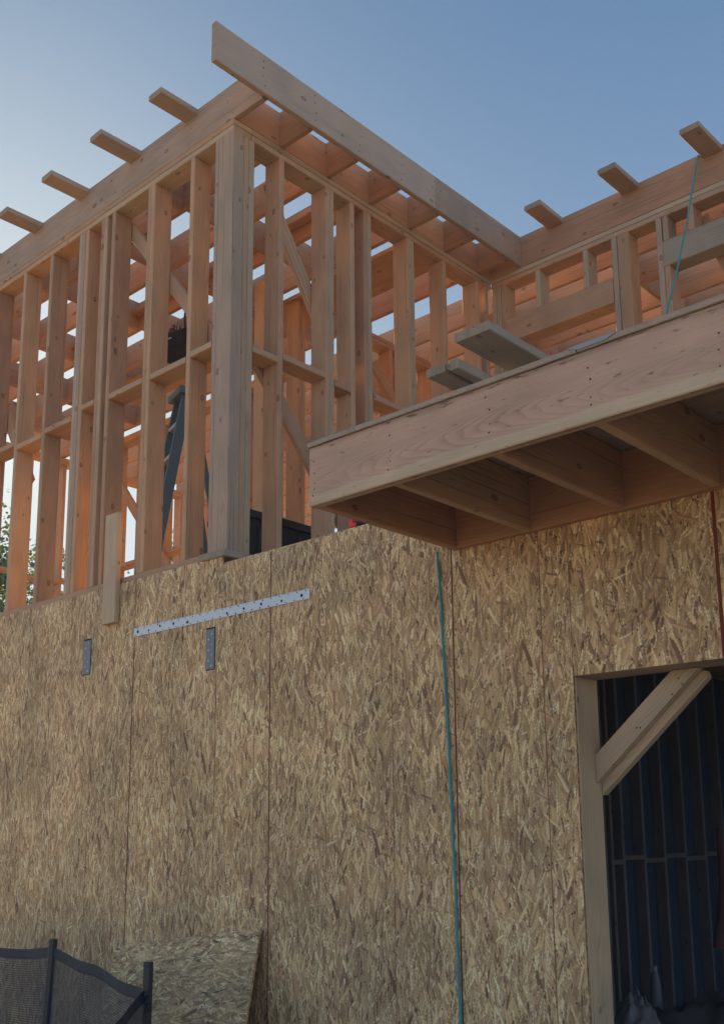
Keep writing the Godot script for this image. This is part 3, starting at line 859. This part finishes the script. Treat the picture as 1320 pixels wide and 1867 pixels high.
# ---------------- loose and fixed small things
func small_things() -> void:
	# long perforated strap
	var t := thing("metal_strap", "long galvanised perforated strap nailed level across two strand board sheets", "metal strap", Vector3(-4.49, 2.80, 0.014))
	var sp := box(t, "strap_plate", Vector3(-5.251, 2.777, 0.0135), Vector3(-3.731, 2.831, 0.017), M.galv, 0.0008)
	var hp := []
	var x := -5.23
	var k := 0
	while x < -3.74:
		hp.append(Vector3(x, 2.785, 0.017)); hp.append(Vector3(x + 0.02, 2.823, 0.017))
		x += 0.066; k += 1
	dots(sp, "nail_holes", hp, Vector3(0, 0, 1), 0.0042, M.hole)
	hp = []
	for q in [-5.21, -5.1, -4.99, -4.86, -4.73, -4.38, -4.24, -4.1, -3.94, -3.79]: hp.append(Vector3(q, 2.803 + rng.randf_range(-0.008, 0.008), 0.0172))
	dots(sp, "bolt_holes", hp, Vector3(0, 0, 1), 0.0085, M.hole)
	# hold-down plates
	for q in [[-5.792, -5.714, 2.602, 2.822, "left of two short steel tie plates set upright in the strand board wall"], [-4.556, -4.485, 2.498, 2.727, "right of two short steel tie plates, just under the long perforated strap"]]:
		var h := thing("tie_plate", q[4], "tie plate", Vector3(q[0], q[2], 0.013), "steel tie plates on the wall")
		box(h, "slot", Vector3(q[0] - 0.006, q[2] - 0.004, 0.0118), Vector3(q[1] + 0.003, q[3] + 0.01, 0.0132), M.hole, 0.0003)
		var pp := box(h, "plate", Vector3(q[0], q[2], 0.0133), Vector3(q[1], q[3], 0.0175), M.galv_dull, 0.001)
		var bp := []
		for i in 7: bp.append(Vector3(lerpf(q[0], q[1], 0.3 if i % 2 else 0.68), q[2] + 0.02 + i * 0.03, 0.0175))
		dots(pp, "nail_heads", bp, Vector3(0, 0, 1), 0.0055, M.galv)
	# ropes
	var pts := []
	for q in [[-2.886, 2.86, 0.03], [-2.878, 2.62, 0.022], [-2.867, 2.35, 0.024], [-2.858, 2.1, 0.02], [-2.849, 1.85, 0.022], [-2.838, 1.55, 0.025], [-2.834, 1.3, 0.021], [-2.829, 1.05, 0.024], [-2.824, 0.75, 0.022], [-2.82, 0.4, 0.026], [-2.80, 0.06, 0.05], [-2.7, 0.012, 0.2], [-2.5, 0.012, 0.35]]:
		pts.append(Vector3(q[0], q[1], q[2]))
	tag(put(self, "rope", tube(wobble(pts), 0.0062, 8), M.rope), "teal rope hanging down the strand board wall below the balcony corner", "rope")
	pts = [Vector3(-2.615, 6.178, -2.72), Vector3(-2.625, 6.185, -2.68), Vector3(-2.645, 6.15, -2.648), Vector3(-2.69, 5.6, -2.50), Vector3(-2.735, 5.2, -2.38), Vector3(-2.773, 4.898, -2.28), Vector3(-2.85, 4.0, -2.2), Vector3(-2.88, 3.13, -2.15)]
	tag(put(self, "rope", tube(wobble(pts), 0.0062, 8), M.rope), "teal rope slung from the roof edge down to the balcony in front of a header", "rope")
	# planks resting on the balcony
	var p := thing("scaffold_plank", "upper grey plank end jutting level above the balcony beam", "plank", Vector3(-2.13, 3.4, 0))
	lumber(p, "plank", Vector3(-2.213, 3.405, 0.75), Vector3(-2.052, 3.442, -1.2), "weathered")
	var p2 := thing("scaffold_plank", "lower grey plank end with a split, beside and below the other plank", "plank", Vector3(-2.27, 3.3, 0))
	lumber(p2, "plank", Vector3(-2.350, 3.306, 0.75), Vector3(-2.263, 3.340, -1.2), "weathered")
	lumber(p2, "split_half", Vector3(-2.236, 3.300, 0.752), Vector3(-2.196, 3.340, -1.2), "weathered")
	lumber(p2, "split_core", Vector3(-2.2628, 3.315, 0.735), Vector3(-2.2362, 3.339, -1.2), "weathered")
	lumber(p2, "bearer", Vector3(-2.45, 3.27, -0.3), Vector3(-1.95, 3.299, -0.44), "weathered")
	lumber(p2, "bearer", Vector3(-2.40, 3.27, -1.0), Vector3(-2.0, 3.299, -1.14), "weathered")
	lumber(p2, "bearer", Vector3(-2.35, 3.113, -0.3), Vector3(-2.0, 3.269, -0.44), "weathered")
	lumber(p2, "bearer", Vector3(-2.35, 3.101, -1.0), Vector3(-2.0, 3.269, -1.14), "weathered")
	lumber(p2, "bearer", Vector3(-2.20, 3.341, -0.3), Vector3(-2.05, 3.404, -0.44), "weathered")
	lumber(p2, "bearer", Vector3(-2.20, 3.341, -1.0), Vector3(-2.05, 3.404, -1.14), "weathered")
	# blue ladder leaning inside
	var l := thing("ladder", "blue fibreglass ladder leaning inside the frame behind the front studs", "ladder", Vector3(-6.3, 3.1, -1.1))
	var lo := l.position
	var top := Vector3(-6.53, 5.10, -1.28)
	var bot := Vector3(-6.42, 3.11, -0.80)
	var dx := Vector3(0.19, 0, 0.06)
	for s in [-1.0, 1.0]:
		var f := 0.62 if s < 0 else 0.62
		lumber_mesh_at(l, "rail", top + dx * s * 0.45, bot + dx * s * 0.85, Vector3(1, 0, 0.3), 0.085, 0.03, M.ladder)
		lumber_mesh_at(l, "rear_rail", top + dx * s * 0.40 + Vector3(0.02, -0.05, -0.06), bot + dx * s * 0.8 + Vector3(0.15, 0, -0.75), Vector3(1, 0, 0.3), 0.05, 0.025, M.ladder)
	for i in 6:
		var f := (i + 0.9) / 6.6
		var c := top.lerp(bot, f)
		var hw := lerpf(0.45, 0.85, f)
		lumber_mesh_at(l, "rung", c - dx * hw, c + dx * hw, Vector3(0, 0.2, 1), 0.035, 0.08, M.ladder_rung)
	lumber_mesh_at(l, "top_cap", top - dx * 0.7 + Vector3(0, 0.03, 0), top + dx * 0.7 + Vector3(0, 0.03, 0), Vector3(0, 0, 1), 0.06, 0.16, M.ladder)
	# black bundle
	var b := thing("bristle_bag", "black bag with a shaggy top hanging under the joists above the blue ladder", "bag", Vector3(-6.58, 5.50, -1.25))
	var bo := b.position
	put(b, "bag_body", plain_box(0.32, 0.17, 0.25, 0.05), M.black_soft, Transform3D(Basis(Vector3.UP, 0.2), Vector3(0, 0.08, 0)))
	var bst := SurfaceTool.new(); bst.begin(Mesh.PRIMITIVE_TRIANGLES)
	for i in 46:
		var q := Vector3(rng.randf_range(-0.16, 0.15), 0.15, rng.randf_range(-0.1, 0.1))
		bst.append_from(tube([q, q + Vector3(rng.randf_range(-0.03, 0.03), 0.06, 0), q + Vector3(rng.randf_range(-0.07, 0.07), rng.randf_range(0.06, 0.10), rng.randf_range(-0.03, 0.03))], 0.006, 4, 0.002), 0, Transform3D())
	tag(put(b, "shaggy_top", bst.commit(), M.black), "", "", "", "stuff")
	put(b, "hanging_strap", tube([Vector3(0.1, 0.14, 0), Vector3(0.11, 0.28, 0.02), Vector3(0.1, 0.42, 0)], 0.01, 6), M.black)
	put(b, "strap", tube([Vector3(-0.12, 0.05, 0.135), Vector3(0.0, 0.07, 0.16), Vector3(0.1, 0.07, 0.14)], 0.006, 6), M.ladder_rung)
	# black bin behind the side wall
	var n := thing("storage_bin", "dark plastic bin standing on the upper floor behind the side wall studs", "bin", Vector3(-5.1, 3.1, -0.95))
	var bb := put(n, "bin_body", plain_box(0.36, 0.5, 0.72, 0.02), M.black, Transform3D(Basis(), Vector3(0, 0.252, 0)))
	put(bb, "bin_rim", plain_box(0.40, 0.05, 0.76, 0.012), M.post, Transform3D(Basis(), Vector3(0, 0.275, 0)))
	for i in 4:
		put(bb, "rib", plain_box(0.02, 0.42, 0.03, 0.005), M.post, Transform3D(Basis(), Vector3(0.185, -0.002, -0.28 + 0.18 * i)))
	# red tool on the wall edge
	var rt := thing("hand_tool", "small red and black hand tool lying on the wall edge left of the balcony", "tool", Vector3(-3.44, 3.101, -0.03))
	put(rt, "red_grip", plain_box(0.028, 0.05, 0.03, 0.008), M.red, Transform3D(Basis(Vector3.BACK, 0.2), Vector3(-0.03, 0.028, 0)))
	put(rt, "red_jaw", plain_box(0.02, 0.02, 0.028, 0.005), M.red, Transform3D(Basis(), Vector3(-0.005, 0.018, 0)))
	put(rt, "black_handle", tube([Vector3(0.0, 0.02, 0), Vector3(0.06, 0.03, -0.01), Vector3(0.14, 0.026, -0.03)], 0.014, 8), M.black)
	# loose strand board sheet leaning on the wall
	var tl := Vector3(-5.287, 0.966, 0.03); var tr := Vector3(-4.053, 1.131, 0.03)
	var ex := (tr - tl).normalized()
	var dn := Vector3(0.08, -0.42, 0.14)
	dn = (dn - ex * dn.dot(ex)).normalized()
	var ez := ex.cross(-dn)
	var sh := thing("loose_board", "loose offcut sheet of strand board leaning against the foot of the wall", "board", tl)
	var hgt := 1.0
	var sb := osb_panel(sh, "sheet", tl.x, tl.x + 1.245, tl.y - hgt, tl.y, tl.z, tl.z + 0.012, Vector2(0.4, 0.15), Color(1.2, 1.18, 1.1), true)
	sh.basis = Basis(ex, -dn, ez)
	# grain of the loose sheet lies across
	sb.mesh.surface_set_material(0, M.osb)
	# silt fence
	fence()
	# things in the dark room
	var heap := thing("tarp_heap", "dark crumpled tarp over a heap on the floor just inside the doorway", "tarp", Vector3(-2.6, 0, -2.1))
	put(heap, "tarp", lump(1.1, 0.62, 0.6, 4), M.tarp)
	var bag := thing("plastic_bag", "pale crumpled plastic bag on the heap beside the door jamb", "bag", Vector3(-2.98, 0.45, -1.75))
	put(bag, "bag_body", lump(0.16, 0.24, 0.14, 9), M.plastic)
	var bo2 := thing("bottle", "dull plastic bottle standing upright on the heap in the dark room", "bottle", Vector3(-2.98, 0.60, -1.98))
	put(bo2, "bottle_body", tube([Vector3.ZERO, Vector3(0, 0.15, 0), Vector3(0, 0.19, 0), Vector3(0, 0.215, 0)], 0.038, 12, 0.016), M.bottle)
	put(bo2, "cap", tube([Vector3(0, 0.216, 0), Vector3(0, 0.245, 0)], 0.016, 10), M.plastic)
	var rc := thing("hanging_cloth", "dull reddish strip of cloth hanging in the dark at the photo's right edge", "cloth", Vector3(-2.89, 0.86, -2.65))
	put(rc, "cloth", tube([Vector3(0.05, 0.75, 0), Vector3(0.045, 0.4, 0), Vector3(0.02, 0.2, 0), Vector3(-0.005, 0.09, 0), Vector3(-0.01, 0.03, 0)], 0.02, 8, 0.032), M.cloth_red)

func lumber_mesh_at(parent: Node3D, called: String, p: Vector3, q: Vector3, face: Vector3, w: float, t: float, mat: Material) -> void:
	var x := (q - p).normalized()
	var z := (face - x * face.dot(x)).normalized()
	put(parent, called, plain_box(p.distance_to(q), w, t, 0.005), mat, Transform3D(Basis(x, z.cross(x), z), (p + q) / 2 - parent.position))

func lump(rx: float, h: float, rz: float, sd: int) -> ArrayMesh:
	var n := FastNoiseLite.new(); n.seed = sd; n.frequency = 1.6; n.fractal_octaves = 3
	var st := SurfaceTool.new(); st.begin(Mesh.PRIMITIVE_TRIANGLES)
	var A := 40; var B := 16
	var f := func(i, j):
		var a: float = TAU * (i % A) / A; var r: float = float(j) / B
		var p := Vector3(cos(a), 0, sin(a)) * r
		var d := 1.0 + 0.25 * n.get_noise_3d(p.x * 1.5, r, p.z * 1.5)
		return Vector3(p.x * rx * d, maxf(0.0, h * (1.0 - pow(r, 2.6)) * (1.0 + 0.25 * n.get_noise_2d(p.x * 2.5 + 7, p.z * 2.5) + 0.2 * absf(n.get_noise_2d(p.x * 3, p.z * 3 + 3)))), p.z * rz * d)
	st.set_smooth_group(0)
	for i in A:
		for j in B:
			for q in [[i, j], [i + 1, j], [i + 1, j + 1], [i, j], [i + 1, j + 1], [i, j + 1]]:
				st.set_uv(Vector2(q[0], q[1]) * 0.1)
				st.add_vertex(f.call(q[0], q[1]))
	st.generate_normals()
	return st.commit()

func wobble(pts: Array) -> Array:
	# finer points along a hanging rope, with the small kinks of a laid rope
	var out := []
	for i in pts.size() - 1:
		for k in 12:
			out.append(pts[i].lerp(pts[i + 1], k / 12.0) + Vector3(rng.randf_range(-1, 1), 0, absf(rng.randf_range(0, 1))) * 0.0014)
	out.append(pts[-1])
	return out

func fence() -> void:
	var t := thing("silt_fence", "low dark mesh silt fence on thin posts in front of the wall", "fence", Vector3(-4.2, 0, 0.9))
	var o := t.position
	var tops := [Vector3(-6.6, 0.93, 0.45), Vector3(-5.5, 1.0, 0.647), Vector3(-4.73, 1.065, 0.785), Vector3(-4.2, 1.03, 0.90), Vector3(-3.60, 0.995, 1.06)]
	var tops2 := [Vector3(-3.555, 1.0, 1.10), Vector3(-3.3, 0.90, 1.48), Vector3(-3.0, 0.83, 1.95), Vector3(-2.7, 0.8, 2.5)]
	for run in [tops, tops2]:
		sheet(t, "mesh_panel", run, -1.0, -0.045, M.net)
		sheet(t, "top_hem", run, -0.05, 0.0, M.hem)
	for q in [[Vector3(-4.73, 1.1, 0.79), Vector3(-4.80, 0.0, 0.80)], [Vector3(-3.585, 1.10, 1.06), Vector3(-3.60, 0, 1.07)], [Vector3(-3.55, 1.085, 1.085), Vector3(-3.56, 0, 1.09)], [Vector3(-6.3, 1.05, 0.5), Vector3(-6.3, 0, 0.5)]]:
		lumber_mesh_at(t, "fence_post", q[1], q[0], Vector3(0.4, 0, 1), 0.034, 0.03, M.post)
	for k in 3:
		put(t, "wire_tie", tube([Vector3(-3.53, 1.0 - 0.03 * k, 1.10) - o, Vector3(-3.515, 0.985 - 0.03 * k, 1.12) - o, Vector3(-3.50, 0.99 - 0.03 * k, 1.10) - o], 0.006, 5), M.black)

func sheet(parent: Node3D, called: String, tops: Array, y0: float, y1: float, mat: Material) -> void:
	var st := SurfaceTool.new(); st.begin(Mesh.PRIMITIVE_TRIANGLES)
	var o := parent.position
	var u := 0.0
	var out := []
	for i in tops.size() - 1:
		for k in 6: out.append(tops[i].lerp(tops[i + 1], k / 6.0) + Vector3(0, -0.012 * sin(PI * k / 6.0), 0.006 * sin(k * 1.3 + i)))
	out.append(tops[-1])
	for i in out.size() - 1:
		var a: Vector3 = out[i]; var b: Vector3 = out[i + 1]
		var du := a.distance_to(b)
		var la := maxf(a.y + y0, 0.0); var lb := maxf(b.y + y0, 0.0)
		quad(st, Vector3(a.x, la, a.z) - o, Vector3(a.x, a.y + y1, a.z) - o, Vector3(b.x, b.y + y1, b.z) - o, Vector3(b.x, lb, b.z) - o, Vector2(u, y0), Vector2(u, y1), Vector2(u + du, y1), Vector2(u + du, y0))
		u += du
	put(parent, called, st.commit(), mat)

# ---------------- trees seen through the frame
func trees() -> void:
	var lm := ArrayMesh.new()
	var st := SurfaceTool.new(); st.begin(Mesh.PRIMITIVE_TRIANGLES)
	quad(st, Vector3(0, 0, 0), Vector3(-0.5, 0.5, 0.06), Vector3(0, 1, 0), Vector3(0.5, 0.5, 0.06), Vector2(0, 0), Vector2(0, 1), Vector2(1, 1), Vector2(1, 0))
	lm = st.commit()
	lm.surface_set_material(0, M.leaf)
	var spots := [[Vector3(-23.0, 0, -7.4), 9.3, "leafy tree seen low through the leftmost gaps of the frame", "bushy_tree"], [Vector3(-30.0, 0, -13.0), 10.5, "taller tree standing behind the leafy tree beyond the frame", "bushy_tree"], [Vector3(-20.5, 0, -12.2), 8.6, "slender tree glimpsed low behind the ladder", "bushy_tree"]]
	for s in spots:
		var t := thing(s[3], s[2], "tree", s[0], "trees beyond the frame")
		var h: float = s[1]
		put(t, "trunk", tube([Vector3.ZERO, Vector3(0.1, h * 0.3, 0), Vector3(0.0, h * 0.6, 0.1), Vector3(0.05, h * 0.92, 0)], 0.22, 8, 0.04), M.bark)
		for k in 9:
			var y := h * rng.randf_range(0.3, 0.75); var a := rng.randf() * TAU
			put(t, "limb", tube([Vector3(0.05, y, 0), Vector3(cos(a) * 0.9, y + 0.7, sin(a) * 0.9), Vector3(cos(a) * 1.7, y + 1.5, sin(a) * 1.7)], 0.07, 6, 0.015), M.bark)
		var mm := MultiMesh.new()
		mm.transform_format = MultiMesh.TRANSFORM_3D
		mm.use_colors = true
		mm.mesh = lm
		var clumps := []
		for k in 60:
			var a := rng.randf() * TAU; var yy := rng.randf_range(0.3, 1.0)
			var rad := 2.3 * sqrt(maxf(0.05, 1.0 - pow((yy - 0.55) / 0.5, 2.0))) * rng.randf_range(0.3, 1.0)
			clumps.append([Vector3(cos(a) * rad, h * yy, sin(a) * rad), rng.randf_range(0.3, 0.65), rng.randf_range(0.6, 1.5)])
		mm.instance_count = 9000
		for k in 9000:
			var c: Array = clumps[rng.randi() % clumps.size()]
			var p: Vector3 = c[0] + Vector3(rng.randfn(), rng.randfn(), rng.randfn()) * c[1] * 0.55
			var sz := rng.randf_range(0.07, 0.15)
			var bs := Basis.from_euler(Vector3(rng.randf() * TAU, rng.randf() * TAU, rng.randf() * TAU)).scaled(Vector3(sz, sz, sz))
			mm.set_instance_transform(k, Transform3D(bs, p))
			var cc: float = c[2]
			mm.set_instance_color(k, Color(cc * rng.randf_range(0.8, 1.2), cc * rng.randf_range(0.9, 1.1), cc * 0.9))
		var mi := MultiMeshInstance3D.new()
		mi.name = "crown"
		mi.multimesh = mm
		t.add_child(mi, true)
		tag(mi, "", "", "", "stuff")
